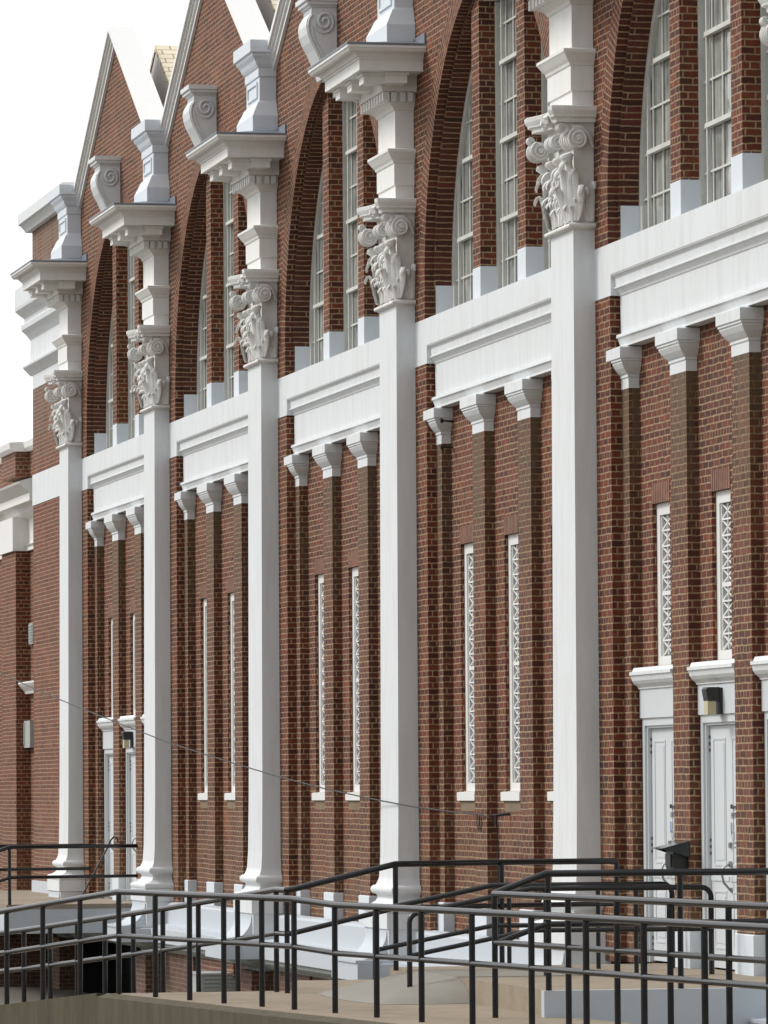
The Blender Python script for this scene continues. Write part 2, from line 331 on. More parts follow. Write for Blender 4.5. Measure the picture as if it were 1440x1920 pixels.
# ================================================================== pilaster (built once, copied along the front)
def build_pilaster():
    X0, X1 = -PW, 0.0
    m_ = MB()
    m_.wrap(X0, X1, .32, [(.045, -1.14), (.03, -.9), (.018, 0), (.008, 3), (0, 6.36)])
    pil = m_.build('pilaster', M['white'], hall, (PX[4], 0, 0))
    # base: torus, scotia, torus, plinth, pedestal
    b = MB(); pr = [(.20, -2.2), (.20, -1.82), (.225, -1.80), (.225, -1.60)]
    pr += [(.20+.028*math.cos(a), -1.555+.045*math.sin(a)) for a in [(-.5+k/6)*PI for k in range(7)]]
    pr += [(.135, -1.49), (.085, -1.455), (.062, -1.41), (.075, -1.37)]
    pr += [(.085+.058*math.cos(a), -1.305+.06*math.sin(a)) for a in [(-.5+k/8)*PI for k in range(9)]]
    pr += [(.07, -1.22), (.052, -1.17), (.045, -1.14)]
    b.wrap(X0, X1, .32, pr)
    b.build('base', M['white'], pil)
    f = MB()     # sweeping foot in front of the pedestal
    n = 12; arc = [(-.21-.36*(1-math.cos(t*PI/2)), -1.83-.37*math.sin(t*PI/2)) for t in [k/n for k in range(n+1)]]
    prof = arc + [(-.195, -2.2)]
    f.ext(prof, X0-.12, X1+.12)
    f.build('foot', M['plinth'], pil)
    # astragal + capital
    c = MB()
    c.wrap(X0, X1, .30, [(0, 6.36), (.02, 6.362), (.03, 6.375)] + [(.035+.03*math.cos(a), 6.40+.028*math.sin(a)) for a in [(-.5+k/6)*PI for k in range(7)]] + [(.02, 6.44), (0, 6.45)], top=False)
    c.wrap(X0, X1, .30, [(0, 6.45), (-.02, 7.0), (-.01, 7.35), (.03, 7.6)])
    # abacus with cut corners and hollow front
    def ab(q, z):
        fx0, fx1 = X0-q, X1+q; mid = (X0+X1)/2; pts = [(fx0, .30), (fx0, -q*.9), (fx0+.02, -q-.12), (fx0+.16, -q-.13)]
        for k in range(1, 8):
            t = k/8; pts.append((fx0+.16+(fx1-fx0-.32)*t, -q-.13+.12*math.sin(PI*t)))
        pts += [(fx1-.16, -q-.13), (fx1-.02, -q-.12), (fx1, -q*.9), (fx1, .30)]
        return [(x, y, z) for x, y in pts]
    R = [ab(q, z) for q, z in ((.08, 7.58), (.085, 7.62), (.12, 7.64), (.125, 7.665), (.13, 7.67), (.15, 7.71), (.155, 7.755), (.15, 7.76))]
    for a, d in zip(R[:-1], R[1:]):
        for k in range(len(a)-1): c.face([a[k], a[k+1], d[k+1], d[k]])
    c.face(R[-1]); c.face(R[0][::-1])
    def leaf(x, y, z0, h, wd, out, dr, side, curl=.11, lob=5):
        """acanthus leaf: a fan of narrow fluted lobes, the outer ones shorter, all rolling over at the tip"""
        dx, dy = dr; S = Vector(side).normalized(); nl = lob
        for q in range(nl):
            u = (q-(nl-1)/2)/((nl-1)/2); hh = h*(1-.42*abs(u)**1.6); pts = []; ws = []; n = 14; k_ = out/.12
            for k in range(n):
                t = k/(n-1); lat = u*wd*(.20+.34*min(1, t/.7)**.8)+(.05*wd*u if t > .7 else 0)
                if t < .62:
                    a_ = t/.62; o_ = .028-.018*abs(u)+.04*a_**2*k_; z = z0+hh*a_*.93
                else:
                    a = (t-.62)/.38*PI*1.12; cu = curl*k_*(1-.45*abs(u))
                    o_ = .028-.018*abs(u)+.04*k_+cu*(1-math.cos(a))/2; z = z0+hh*.93+math.sin(a)*hh*.09-(1-math.cos(a))*.035*k_
                pts.append((x+dx*o_+S.x*lat, y+dy*o_+S.y*lat, z)); ws.append(wd/nl*(1.15+.5*math.sin(PI*min(1, t*1.25)))*(1 if t < .9 else .75))
            c.strap(pts, ws, .013, side, 0)
    # lower row, then upper row
    for x in (X0+.22, (X0+X1)/2, X1-.22): leaf(x, 0, 6.45, .36, .26, .10, (0, -1), (1, 0, 0))
    leaf(X1, .22, 6.45, .46, .24, .09, (1, 0), (0, 1, 0)); leaf(X1, .06, 6.45, .30, .16, .03, (1, 0), (0, 1, 0))
    leaf(X0, .20, 6.45, .34, .18, .02, (-1, 0), (0, 1, 0))
    q = .7071
    leaf(X1-.02, .0, 6.46, .70, .32, .17, (q*.6, -q), (q, q, 0), lob=5); leaf(X0+.04, .0, 6.46, .66, .30, .14, (-q*.6, -q), (q, -q, 0), lob=5)
    leaf((X0+X1)/2-.22, 0, 6.46, .64, .26, .12, (0, -1), (1, 0, 0), lob=5); leaf((X0+X1)/2+.24, 0, 6.46, .64, .26, .12, (0, -1), (1, 0, 0), lob=5)
    # calyx cups under the scrolls
    for x, dx in ((X0-.03, -.5), (X1+.0, .5), ((X0+X1)/2-.15, 0), ((X0+X1)/2+.2, 0)):
        c.tube([(x-dx*.1, -.01, 7.0), (x, -.05, 7.12), (x+dx*.05, -.08, 7.19), (x+dx*.06, -.09, 7.22)], .05, 10, rad=[.03, .045, .085, .06])
    def scroll(xa, xb, y, z, r, sgn=1):
        # wound band, axis along x
        n = 34; P = []
        for k in range(n):
            a = k/(n-1)*2*PI*2.1; rr = r*(1-.80*k/(n-1)); P.append((y-sgn*rr*math.sin(a+.4), z+rr*math.cos(a+.4)))
        for x, e in ((xa, -1), (xb, 1)):
            c.tube([(x+e*.012*(k/n), yy, zz) for k, (yy, zz) in enumerate(P)], r*.13, 6)
        c.tube([(xa, y, z), (xa+.02, y, z), (xb-.02, y, z), (xb, y, z)], r, 22, rad=[r*.86, r*.93, r*.93, r*.86])
        c.tube([(xa-.02, y, z), (xb+.03, y, z)], r*.2, 10)
        for t in (.25, .5, .75): 
            xx = xa+(xb-xa)*t
            c.tube([(xx-.006, y, z), (xx+.006, y, z)], r*1.03, 22)
    scroll(X1-.30, X1+.10, .045, 7.39, .12)
    scroll(X0-.12, X0+.10, -.14, 7.36, .115)
    scroll(X0+.36, X0+.48, -.07, 7.40, .09); scroll(X1-.52, X1-.40, -.07, 7.40, .085)
    scroll(X1-.10, X1+.06, -.13, 7.52, .05); scroll(X0-.14, X0-.04, -.21, 7.50, .045)
    c.tube([(X1+.06, -.02, 7.5), (X1+.05, .08, 7.52), (X1+.03, .17, 7.46), (X1+.01, .24, 7.3)], .03, 8, rad=[.05, .04, .035, .02])
    # boss in the middle of the abacus
    for k in range(7):
        a = k*2*PI/7; c.tube([((X0+X1)/2, -.14, 7.64), ((X0+X1)/2+.07*math.cos(a), -.20, 7.64+.09*math.sin(a))], .03, 8, rad=[.02, .032])
    c.tube([((X0+X1)/2, -.10, 7.62), ((X0+X1)/2, -.24, 7.64)], .035, 8)
    c.build('capital', M['carved'], pil)
    # entablature block
    e = MB()
    pr = [(0, 7.76), (0, 7.945), (.02, 7.95), (.02, 8.235), (.035, 8.24), (.045, 8.27), (.07, 8.30), (.115, 8.37), (.125, 8.38), (.125, 8.415), (0, 8.44),
          (0, 8.93), (.02, 8.945), (.035, 8.98), (.09, 9.02), (.12, 9.03)]
    e.wrap(X0, X1, .30, pr, bottom=True)
    e.wrap(X0, X1, .30, [(.12, 9.031), (.12, 9.15), (.21, 9.165), (.215, 9.21), (.22, 9.38)], bottom=False)
    nx = 9
    for k in range(nx):
        x = X0-.19+(PW+.38-.085)*k/(nx-1); e.box(x, x+.085, -.20, -.115, 9.035, 9.152)
    for yy in (-.06, .06, .16): e.box(X1+.115, X1+.20, yy-.03, yy+.04, 9.035, 9.152); e.box(X0-.20, X0-.115, yy-.03, yy+.04, 9.035, 9.152)
    pr = [(.60, 9.378), (.60, 9.52), (.615, 9.523), (.62, 9.545), (.64, 9.55), (.655, 9.575)] + [(.66+.125*t, 9.58+.07*t+.025*math.sin(2*PI*t)) for t in [k/6 for k in range(7)]] + [(.795, 9.655), (.795, 9.69)]
    e.wrap(X0, X1, .30, pr)
    xc = (X0+X1)/2
    for x in (X0-.24, xc, X1+.24):
        e.box(x-.14, x+.14, -.50, -.21, 9.235, 9.377); e.box(x-.16, x+.16, -.52, -.21, 9.335, 9.376)
    for sx in (1, -1):
        a, b_ = (X1+.215, X1+.50) if sx > 0 else (X0-.50, X0-.215)
        e.box(a, b_, -.22, .06, 9.235, 9.377); e.box(a-(.02 if sx < 0 else 0), b_+(.02 if sx > 0 else 0), -.24, .08, 9.335, 9.376)
    e.build('entablature', M['cream'], pil)
    g = MB()      # lead weathering
    g.face([(X0-.80, -.80, 9.692), (X1+.80, -.80, 9.692), (X1+.12, -.12, 9.83), (X0-.12, -.12, 9.83)])
    g.face([(X1+.80, -.80, 9.692), (X1+.80, .27, 9.70), (X1+.12, .27, 9.84), (X1+.12, -.12, 9.83)])
    g.face([(X0-.80, .27, 9.70), (X0-.80, -.80, 9.692), (X0-.12, -.12, 9.83), (X0-.12, .27, 9.84)])
    g.wrap(X0, X1, .30, [(.80, 9.688), (.805, 9.712), (.80, 9.72), (.77, 9.715)], top=False, bottom=False)
    g.box(X1+.12, X1+.80, .225, .245, 9.70, 9.86); g.box(X0-.80, X0-.12, .225, .245, 9.70, 9.86)
    g.build('flashing', M['lead'], pil)
    # pedestal with cap on top
    t = MB()
    t.wrap(X0, X1, .30, [(.13, 9.78), (.13, 10.06), (.03, 10.27), (0, 10.30), (0, 10.66), (.02, 10.665), (.02, 10.79), (.035, 10.80), (.06, 10.84), (.085, 10.90), (.13, 10.96), (.14, 11.0), (.17, 11.01), (.17, 11.19), (.14, 11.20)])
    t.box(X0+.14, X1-.14, -.022, .0, 10.36, 10.40); t.box(X0+.14, X1-.14, -.022, 0, 10.56, 10.60); t.box(X0+.14, X0+.18, -.022, 0, 10.401, 10.559); t.box(X1-.18, X1-.14, -.022, 0, 10.401, 10.559)
    t.build('pinnacle_pedestal', M['block'], pil)
    return pil
pil = build_pilaster()
for i in (0, 1, 2, 3, 5): dup(pil, (PX[i], 0, 0), hall)

# ================================================================== one bay
A0, A1 = .67, 1.0            # stepped jamb: outer pier, half pier
P1a, P1b, P2a, P2b = 2.78, 3.44, 5.24, 5.91
E1, E0, BW = 7.64, 7.97, 8.54
CX, CZ, R0, R1, R2 = 4.27, 6.55, 3.67, 3.61, 3.50
YW = .496
def holes_wall(mb, x0, x1, z0, z1, y, holes, depth):
    xs = sorted({x0, x1, *[h[0] for h in holes], *[h[1] for h in holes]}); zs = sorted({z0, z1, *[h[2] for h in holes], *[h[3] for h in holes]})
    for a, b in zip(xs[:-1], xs[1:]):
        for c, d in zip(zs[:-1], zs[1:]):
            if any(h[0] <= a and b <= h[1] and h[2] <= c and d <= h[3] for h in holes): continue
            mb.face([(a, y, c), (b, y, c), (b, y, d), (a, y, d)])
    for h in holes:
        a, b, c, d = h
        mb.face([(a, y+depth, c), (a, y, c), (a, y, d), (a, y+depth, d)][::-1]); mb.face([(b, y, c), (b, y+depth, c), (b, y+depth, d), (b, y, d)][::-1])
        mb.face([(a, y, d), (b, y, d), (b, y+depth, d), (a, y+depth, d)]); mb.face([(a, y, c), (a, y+depth, c), (b, y+depth, c), (b, y, c)])
def gz(x): return 13.40-.583*abs(x-CX)           # brick gable line
def bay_brick(door):
    b = MB()
    zb = -1.93 if door else -1.83
    # outer piers
    b.box(0, A0, .25, .62, zb, 5.54); b.box(E0, BW, .25, .62, zb, 5.54)
    wins = [(A1+P1a)/2, (P1b+P2a)/2, (P2b+E1)/2]
    hs = []
    if door:
        for (a, c), w_ in zip(((A1, P1a), (P1b, P2a), (P2b, E1)), wins):
            hs += [(w_-.37, w_+.37, 1.352, 3.15), (a+.03, c-.01, -1.93, 1.351)]
    else:
        for w_ in wins: hs.append((w_-.37, w_+.37, -.02, 3.15))
    holes_wall(b, A1, E1, zb, 5.0, YW, hs, .16)
    # gable wall over the arch
    n = 72
    ro = 4.02
    def zb_(x):
        d = abs(x-CX); return CZ+math.sqrt(max(ro*ro-d*d, 0)) if d < ro else 6.13
    xs = sorted({-PW/2-.0, BW+PW/2, CX-ro, CX+ro, 0, BW, CX, *[CX-ro*math.cos(PI*k/n) for k in range(n+1)]})
    for a, c in zip(xs[:-1], xs[1:]):
        za, zc = zb_(a+1e-6), zb_(c-1e-6)
        if a < CX-ro-1e-6 or c > CX+ro+1e-6: za = zc = 6.13
        b.face([(a, .25, za), (c, .25, zc), (c, .25, gz(c)), (a, .25, gz(a))])
    for s_ in (-1, 1):  # straight strip beside the jamb below the springing
        x0, x1 = sorted((CX+s_*R0, CX+s_*ro)); b.face([(x0, .25, 6.13), (x1, .25, 6.13), (x1, .25, CZ), (x0, .25, CZ)])
    # back of the gable and its thickness
    b.face([(-PW/2, .41, 10.3), (BW+PW/2, .41, 10.3), (BW+PW/2, .41, gz(BW+PW/2)), (CX, .41, gz(CX)), (-PW/2, .41, gz(-PW/2))][::-1])
    # mullions of the great window
    for x0, x1 in ((2.84, 3.26), (5.28, 5.70)):
        zt = CZ+math.sqrt(R1**2-min((x0-CX)**2, (x1-CX)**2)); b.box(x0, x1, .385, .655, 6.13, zt)
    return b
def arch_reveal(b):
    n = 64
    def pt(r, a, y): return (CX-r*math.cos(a), y, CZ+r*math.sin(a))
    for k in range(n):
        a0, a1 = PI*k/n, PI*(k+1)/n; v0, v1 = a0*R0, a1*R0
        b.face([pt(R0, a0, .25), pt(R0, a0, .37), pt(R0, a1, .37), pt(R0, a1, .25)], [(.25, v0), (.37, v0), (.37, v1), (.25, v1)])
        b.face([pt(R1, a0, .37), pt(R1, a1, .37), pt(R0, a1, .37), pt(R0, a0, .37)], [(0, v0), (0, v1), (.06, v1), (.06, v0)])
        b.face([pt(R1, a0, .37), pt(R1, a0, .68), pt(R1, a1, .68), pt(R1, a1, .37)], [(.37, v0), (.68, v0), (.68, v1), (.37, v1)])
    for s_ in (-1, 1):
        xa = CX+s_*R0; b.face([(xa, .25, 6.13), (xa, .37, 6.13), (xa, .37, CZ), (xa, .25, CZ)])
        xb = CX+s_*R1; x0, x1 = sorted((xa, xb)); b.face([(x0, .37, 6.13), (x1, .37, 6.13), (x1, .37, CZ), (x0, .37, CZ)])
        b.face([(xb, .37, 6.13), (xb, .68, 6.13), (xb, .68, CZ), (xb, .37, CZ)])
def arch_ring(b):
    n = 64
    def pt(r, a, y): return (CX-r*math.cos(a), y, CZ+r*math.sin(a))
    for k in range(n):
        a0, a1 = PI*k/n, PI*(k+1)/n; v0, v1 = a0*R0, a1*R0
        ro = 4.02; u = lambda r: (r-R0)*1.86
        b.face([pt(R0, a0, .25), pt(R0, a1, .25), pt(ro, a1, .25), pt(ro, a0, .25)], [(0, v0), (0, v1), (u(ro), v1), (u(ro), v0)])
def lintel_soldier(b, x0, x1, z0, z1, y):
    b.face([(x0, y, z0), (x1, y, z0), (x1, y, z1), (x0, y, z1)], [(z0-z0+.02, x0), (.02, x1), (z1-z0+.02, x1), (z1-z0+.02, x0)])
    b.face([(x0, y, z0), (x0, y+.02, z0), (x1, y+.02, z0), (x1, y, z0)])
    b.face([(x1, y, z0), (x1, y+.02, z0), (x1, y+.02, z1), (x1, y, z1)]); b.face([(x0, y, z1), (x1, y, z1), (x1, y+.02, z1), (x0, y+.02, z1)])
def pier_cap_prof():
    return [(0, 4.48), (0, 4.60), (.012, 4.605), (.012, 4.635), (.03, 4.65), (.07, 4.70), (.10, 4.755), (.10, 4.775), (.115, 4.78), (.115, 4.80), (.13, 4.81), (.13, 4.93), (.10, 4.945)]
def wrapy(mb, x0, x1, yf, yb, prof, **k):
    v0 = len(mb.v); mb.wrap(x0, x1, yb-yf, prof, **k)
    for i in range(v0, len(mb.v)): x, y, z = mb.v[i]; mb.v[i] = (x, y+yf, z)

def lattice_window(x, z0, z1, sill, parent, loc):
    f = MB(); y = YW+.048; h = .37
    # frame
    for a, b_ in ((x-h+.002, x-h+.13), (x+h-.13, x+h-.002)): f.box(a, b_, y, y+.10, z0, z1-.002)
    f.box(x-h+.13, x+h-.13, y, y+.10, z1-.13, z1-.002); f.box(x-h+.13, x+h-.13, y, y+.10, z0, z0+.10)
    f.box(x-h+.13, x-h+.16, y+.02, y+.09, z0+.10, z1-.13); f.box(x+h-.16, x+h-.13, y+.02, y+.09, z0+.10, z1-.13)
    o = f.build('lattice_window', M['lattice'], parent, loc)
    g = MB(); yy = y+.022; a, b_ = x-h+.16, x+h-.16; za, zb = z0+.10, z1-.13
    n = max(1, round((zb-za)/.178)); st = (zb-za)/n
    def bar(p, q, wd, yo=0):
        p, q = Vector(p), Vector(q); d = (q-p).normalized(); s_ = Vector((-d.z, 0, d.x))*wd/2
        P = [p+s_, q+s_, q-s_, p-s_]; F = [(v.x, yy+yo, v.z) for v in P]; B = [(v.x, yy+yo+.022, v.z) for v in P]
        g.face(F); g.face(B[::-1])
        for k in range(4): g.face([F[k], F[(k+1) % 4], B[(k+1) % 4], B[k]])
    for k in range(1, n):
        z = za+k*st; thick = .045 if k == n//2 else .02
        g.box(a, b_, yy-.004, yy+.024, z-thick/2, z+thick/2)
    for k in range(n):
        zl, zh = za+k*st+.01, za+(k+1)*st-.01
        bar((a, 0, zl), (b_, 0, zh), .018); bar((a, 0, zh), (b_, 0, zl), .018, .003); bar((x, 0, zl), (x, 0, zh), .016, -.003)
    g.build('lattice', M['lattice'], o)
    p = MB(); p.box(a-.02, b_+.02, y+.07, y+.08, za-.02, zb+.02); p.build('pane', M['pane_dark'], o)
    if sill:
        s_ = MB(); s_.ext([(YW-.035, -.135), (YW-.035, -.03), (YW+.06, -.012), (YW+.06, -.135)], x-h-.16, x+h+.10)
        s_.build('sill', M['lattice'], o)
    return o
def leaf_door(x0, x1, z0, z1, y, parent, loc, handle, words, hinge_left):
    d = MB(); d.box(x0, x1, y, y+.05, z0, z1)
    def panel(a, b_, c, e):
        fr = .022
        d.box(a, b_, y-.007, y-.0005, c, c+fr); d.box(a, b_, y-.007, y-.0005, e-fr, e)
        d.box(a, a+fr, y-.007, y-.0005, c+fr, e-fr); d.box(b_-fr, b_, y-.007, y-.0005, c+fr, e-fr)
        d.box(a+.06, b_-.06, y-.005, y-.0005, c+.06, e-.06)
    wd = x1-x0
    panel(x0+.13, x1-.13, -.82, z1-.13); panel(x0+.13, x1-.13, z0+.2, -1.08)
    d.box(x0+.02, x1-.02, y-.010, y-.0005, -.98, -.93)
    o = d.build('door', M['door'], parent, loc)
    hg = MB()
    xh = x0+.005 if hinge_left else x1-.005
    for zc in (z1-.12, -.55, z0+.25):
        for dz in (0, -.07, -.14): hg.box(xh-.008, xh+.008, y-.012, y-.001, zc+dz-.016, zc+dz+.016)
    hg.build('hinge', M['hinge'], o)
    if handle:
        xx = x0+.07 if not hinge_left else x1-.07
        hd = MB(); hd.tube([(xx, y-.001, -.80), (xx, y-.03, -.80), (xx, y-.09, -.83), (xx, y-.11, -.90), (xx, y-.09, -.99), (xx, y-.02, -1.07), (xx, y-.001, -1.07)], .013, 8)
        hd.tube([(xx, y-.03, -.80), (xx, y-.001, -.80)], .034, 10); hd.tube([(xx, y-.02, -1.07), (xx, y-.001, -1.07)], .026, 10)
        hd.build('handle', M['steel'], o)
        hd = MB(); hd.tube([(xx, y-.03, -.60), (xx, y-.001, -.60)], .032, 10); hd.build('lock', M['steel'], o)
    if words:
        for txt, sz, zz in words:
            cu = bpy.data.curves.new('lettering', 'FONT'); cu.body = txt; cu.size = sz; cu.align_x = 'LEFT'; cu.extrude = .0012
            t = bpy.data.objects.new('lettering', cu); col.objects.link(t)
            me = bpy.data.meshes.new_from_object(t); bpy.data.objects.remove(t)
            me.materials.clear(); me.materials.append(M['letter'])
            t = bpy.data.objects.new('lettering', me); col.objects.link(t); t.parent = o; t.rotation_euler = (PI/2, 0, 0); t.location = (x0+.10, y-.0135, zz)
        q = MB(); xq = x0+.17
        q.tube([(xq+.05*math.cos(k*PI/8), y-.0115, -.50+.05*math.sin(k*PI/8)) for k in range(17)], .003, 6)
        q.box(xq-.012, xq+.012, y-.014, y-.0105, -.44, -.36); q.box(xq-.09, xq+.09, y-.014, y-.0105, -.575, -.56); q.box(xq-.07, xq+.09, y-.014, y-.0105, -.62, -.61)
        q.build('notice_mark', M['stone_shadow'], o)
        q = MB(); q.box(x0+.01, x0+.30, y-.0135, y-.0125, -.355, -.350)
        cl = MB(); cl.box(x0+.16, x0+.50, y-.03, y-.0135, -.202, -.185); cl.box(x0+.135, x0+.16, y-.03, y-.0135, -.215, -.17); cl.build('door_closer', M['hinge'], o)
        st = MB(); st.box(x0+.055, x0+.085, y-.004, y-.0008, -.48, -.36); st.build('sticker', M['blue'], o)
    return o

def build_bay(i, door, proto=None):
    loc = (PX[i], 0, 0)
    if proto:
        for o in proto: dup(o, loc, hall)
        return proto
    made = []
    def add(o): made.append(o); return o
    bb = bay_brick(door)
    add(bb.build('brick_wall', M['brick'], hall, loc))
    r = MB(); arch_ring(r); ro_ = add(r.build('brick_arch', M['brick_arch'], hall, loc))
    r = MB(); arch_reveal(r); r.build('arch_reveal', M['brick_header'], ro_)
    # piers and their white caps
    zb = -1.5 if door else -1.445
    for x0, x1 in ((A0, A1), (P1a, P1b), (P2a, P2b), (E1, E0)):
        p = MB(); half = x1-x0 < .5
        p.box(x0+(0 if x0 != A0 else -.02), x1+(.02 if x1 == E0 else 0), .373, .53, (-1.93 if door and half else zb), 4.48)
        po = add(p.build('pier', M['brick_pier'], hall, loc))
        c = MB(); xa, xb = (x0-.04, x1) if x0 == A0 else (x0, x1+.04) if x1 == E0 else (x0, x1)
        wrapy(c, xa, xb, .372, .56, pier_cap_prof()); c.build('pier_cap', M['white'], po)
        if not (door and half):
            c = MB(); wrapy(c, x0, x1, .371, .56, [(.02, -1.93), (.02, zb-.01), (.01, zb)])
            c.build('pier_foot', M['block'], po)
    # white band with its mouldings
    s_ = MB()
    s_.box(0, BW, .247, .60, 5.78, 6.13)
    s_.box(0, A0+.05, .247, .60, 5.542, 5.7795); s_.box(E0-.05, BW, .247, .60, 5.542, 5.7795)
    prof = [(.60, 5.7795), (.252, 5.7795), (.255, 5.765), (.285, 5.745), (.295, 5.725), (.295, 5.715), (.30, 5.64), (.285, 5.632), (.285, 5.615), (.30, 5.605), (.335, 5.56), (.345, 5.535), (.355, 5.53),
            (.362, 5.10), (.31, 5.095), (.305, 5.06), (.325, 5.045), (.345, 4.99), (.35, 4.975), (.34, 4.97), (.34, 4.95), (.60, 4.95)]
    s_.ext(prof[::-1], A0+.05, E0-.05, caps=False)
    add(s_.build('white_band', M['white'], hall, loc))
    # white blocks at the foot of the arch
    for x0, x1, ya in ((2.835, 3.265, .38), (5.275, 5.705, .38), (CX-R1-.04, CX-R1+.008, .385), (CX+R1-.008, CX+R1+.04, .385)):
        k = MB(); k.box(x0, x1, ya, .672, 6.131, 6.565); add(k.build('sill_block', M['block'], hall, loc))
    # great window: one timber frame, sashes, panes
    f = MB(); y0 = .60
    n = 48
    def pt(r, a, y): return (CX-r*math.cos(a), y, CZ+r*math.sin(a))
    for q in range(n):
        a0, a1 = PI*q/n, PI*(q+1)/n
        f.face([pt(R2, a0, y0), pt(R2, a1, y0), pt(R1, a1, y0), pt(R1, a0, y0)]); f.face([pt(R2, a0, y0), pt(R2, a0, y0+.08), pt(R2, a1, y0+.08), pt(R2, a1, y0)])
    for sg in (-1, 1):
        x0, x1 = sorted((CX+sg*R2, CX+sg*R1)); f.box(x0, x1, y0, y0+.08, 6.131, CZ)
    lights = ((CX-R2, 2.84), (3.26, 5.28), (5.70, CX+R2))
    def arcz(x): return CZ+math.sqrt(max(R2*R2-(x-CX)**2, 0)) if True else 0
    for x0, x1 in lights:
        side = x1-x0 < 1.9
        nv = 4 if side else 5
        for j in range(1, nv):
            x = x0+(x1-x0)*j/nv; zt = arcz(x)
            if zt > 6.2: f.box(x-.015, x+.015, y0+.034, y0+.050, 6.131, zt)
        if not side:
            f.box(x0, x0+.07, y0-.01, y0+.08, 6.131, arcz(x0)); f.box(x1-.07, x1, y0-.01, y0+.08, 6.131, arcz(x1))
        else:
            xi = x1 if x1 < CX else x0; a_, b_ = (xi-.05, xi) if xi < CX else (xi, xi+.05); f.box(a_, b_, y0, y0+.08, 6.131, arcz(xi))
        z = 6.62; kk = 0
        while z < 10.1:
            if z > CZ:
                hw = math.sqrt(max(R2*R2-(z-CZ)**2, 0)); a_, b_ = max(x0, CX-hw), min(x1, CX+hw)
            else: a_, b_ = x0, x1
            if b_-a_ > .05:
                if not side and kk % 2 == 1:
                    f.box(a_+.31, b_-.021, y0-.03, y0+.029, z-.03, z+.02)
                    f.box(a_, b_, y0+.030, y0+.0505, z-.012, z+.012)
                else: f.box(a_, b_, y0+.030, y0+.0505, z-.012, z+.012)
            z += .495; kk += 1
        if not side:
            f.box(x0+.27, x0+.31, y0-.0, y0+.033, 6.131, arcz(x0+.3))
    wo = add(f.build('arched_window', M['sash'], hall, loc))
    p = MB(); pts = [(CX-R2-.02, .655, 6.10)]+[pt(R2+.02, PI*q/n, .655) for q in range(n+1)]+[(CX+R2+.02, .655, 6.10)]
    p.face(pts); p.build('pane', M['pane'], wo)
    # gable coping
    c = MB()
    for sg in (-1, 1):
        xe = CX+sg*(BW+PW)/2*.995
        P0, P1_ = (xe, gz(xe)), (CX, gz(CX))
        n_ = Vector((-(P1_[1]-P0[1]), P1_[0]-P0[0])).normalized(); 
        if n_.y < 0: n_ = -n_
        def slab(y0_, y1_, h0, h1):
            a, b_ = Vector(P0), Vector(P1_); k0 = h0/n_.y; k1 = h1/n_.y
            pr = [(a.x, a.y+k0), (b_.x, b_.y+k0), (b_.x, b_.y+k1), (a.x, a.y+k1)]
            c.exty(pr, y0_, y1_)
        slab(.20, .50, -.14, -.06); slab(.165, .51, -.0595, .0); slab(.13, .52, .0005, .045); slab(.09, .54, .0455, .125)
    add(c.build('gable_coping', M['coping'], hall, loc))
    # scroll console on the keystone
    s_ = MB(); xa, xb = CX-.30, CX+.30
    front = [(-.10, 10.98), (-.13, 10.93), (-.175, 10.86), (-.19, 10.77), (-.175, 10.66), (-.13, 10.54), (-.07, 10.43), (-.01, 10.30), (.04, 10.18), (.08, 10.05)]
    s_.ext([(.25, 10.98)]+front+[(.25, 10.05)], xa, xb)
    for j, (q, z0_, z1_) in enumerate(((.0, 10.98, 11.04), (.03, 11.0405, 11.07), (.07, 11.0705, 11.12), (.10, 11.1205, 11.19))): s_.box(xa-q*.8, xb+q*.8, -.11-q, .25, z0_, z1_)
    for sx in (1, -1):
        X = xb if sx > 0 else xa
        sp = []
        for q in range(46):
            t = q/45; a = t*2*PI*2.0; rr = .145*(1-t*.88)+.01; sp.append((X+sx*(.004+.03*t), .075-rr*math.sin(a+PI*.5)*1.0, 10.83+rr*math.cos(a+PI*.5)*1.12))
        s_.tube(sp, .020, 6)
        s_.tube([(X+sx*.004, y+.03, z) for y, z in front[1:]], .018, 6); s_.tube([(X+sx*.004, y+.085, z) for y, z in front[3:]], .012, 6)
    
    add(s_.build('scroll_console', M['white'], hall, loc))
    # lintels, sills patches and lattice windows
    wins = [(A1+P1a)/2, (P1b+P2a)/2, (P2b+E1)/2]
    for w_ in wins:
        l = MB(); lintel_soldier(l, w_-.38, w_+.38, 3.15, 3.375, YW-.004); add(l.build('soldier_course', M['soldier'], hall, loc))
        if not door:
            pt_ = MB(); pt_.box(w_-.44, w_+.40, YW-.003, YW+.02, -.27, -.137); add(pt_.build('mortar_patch', M['patch'], hall, loc))
        add(lattice_window(w_, 1.36 if door else -.012, 3.15, not door, hall, loc))
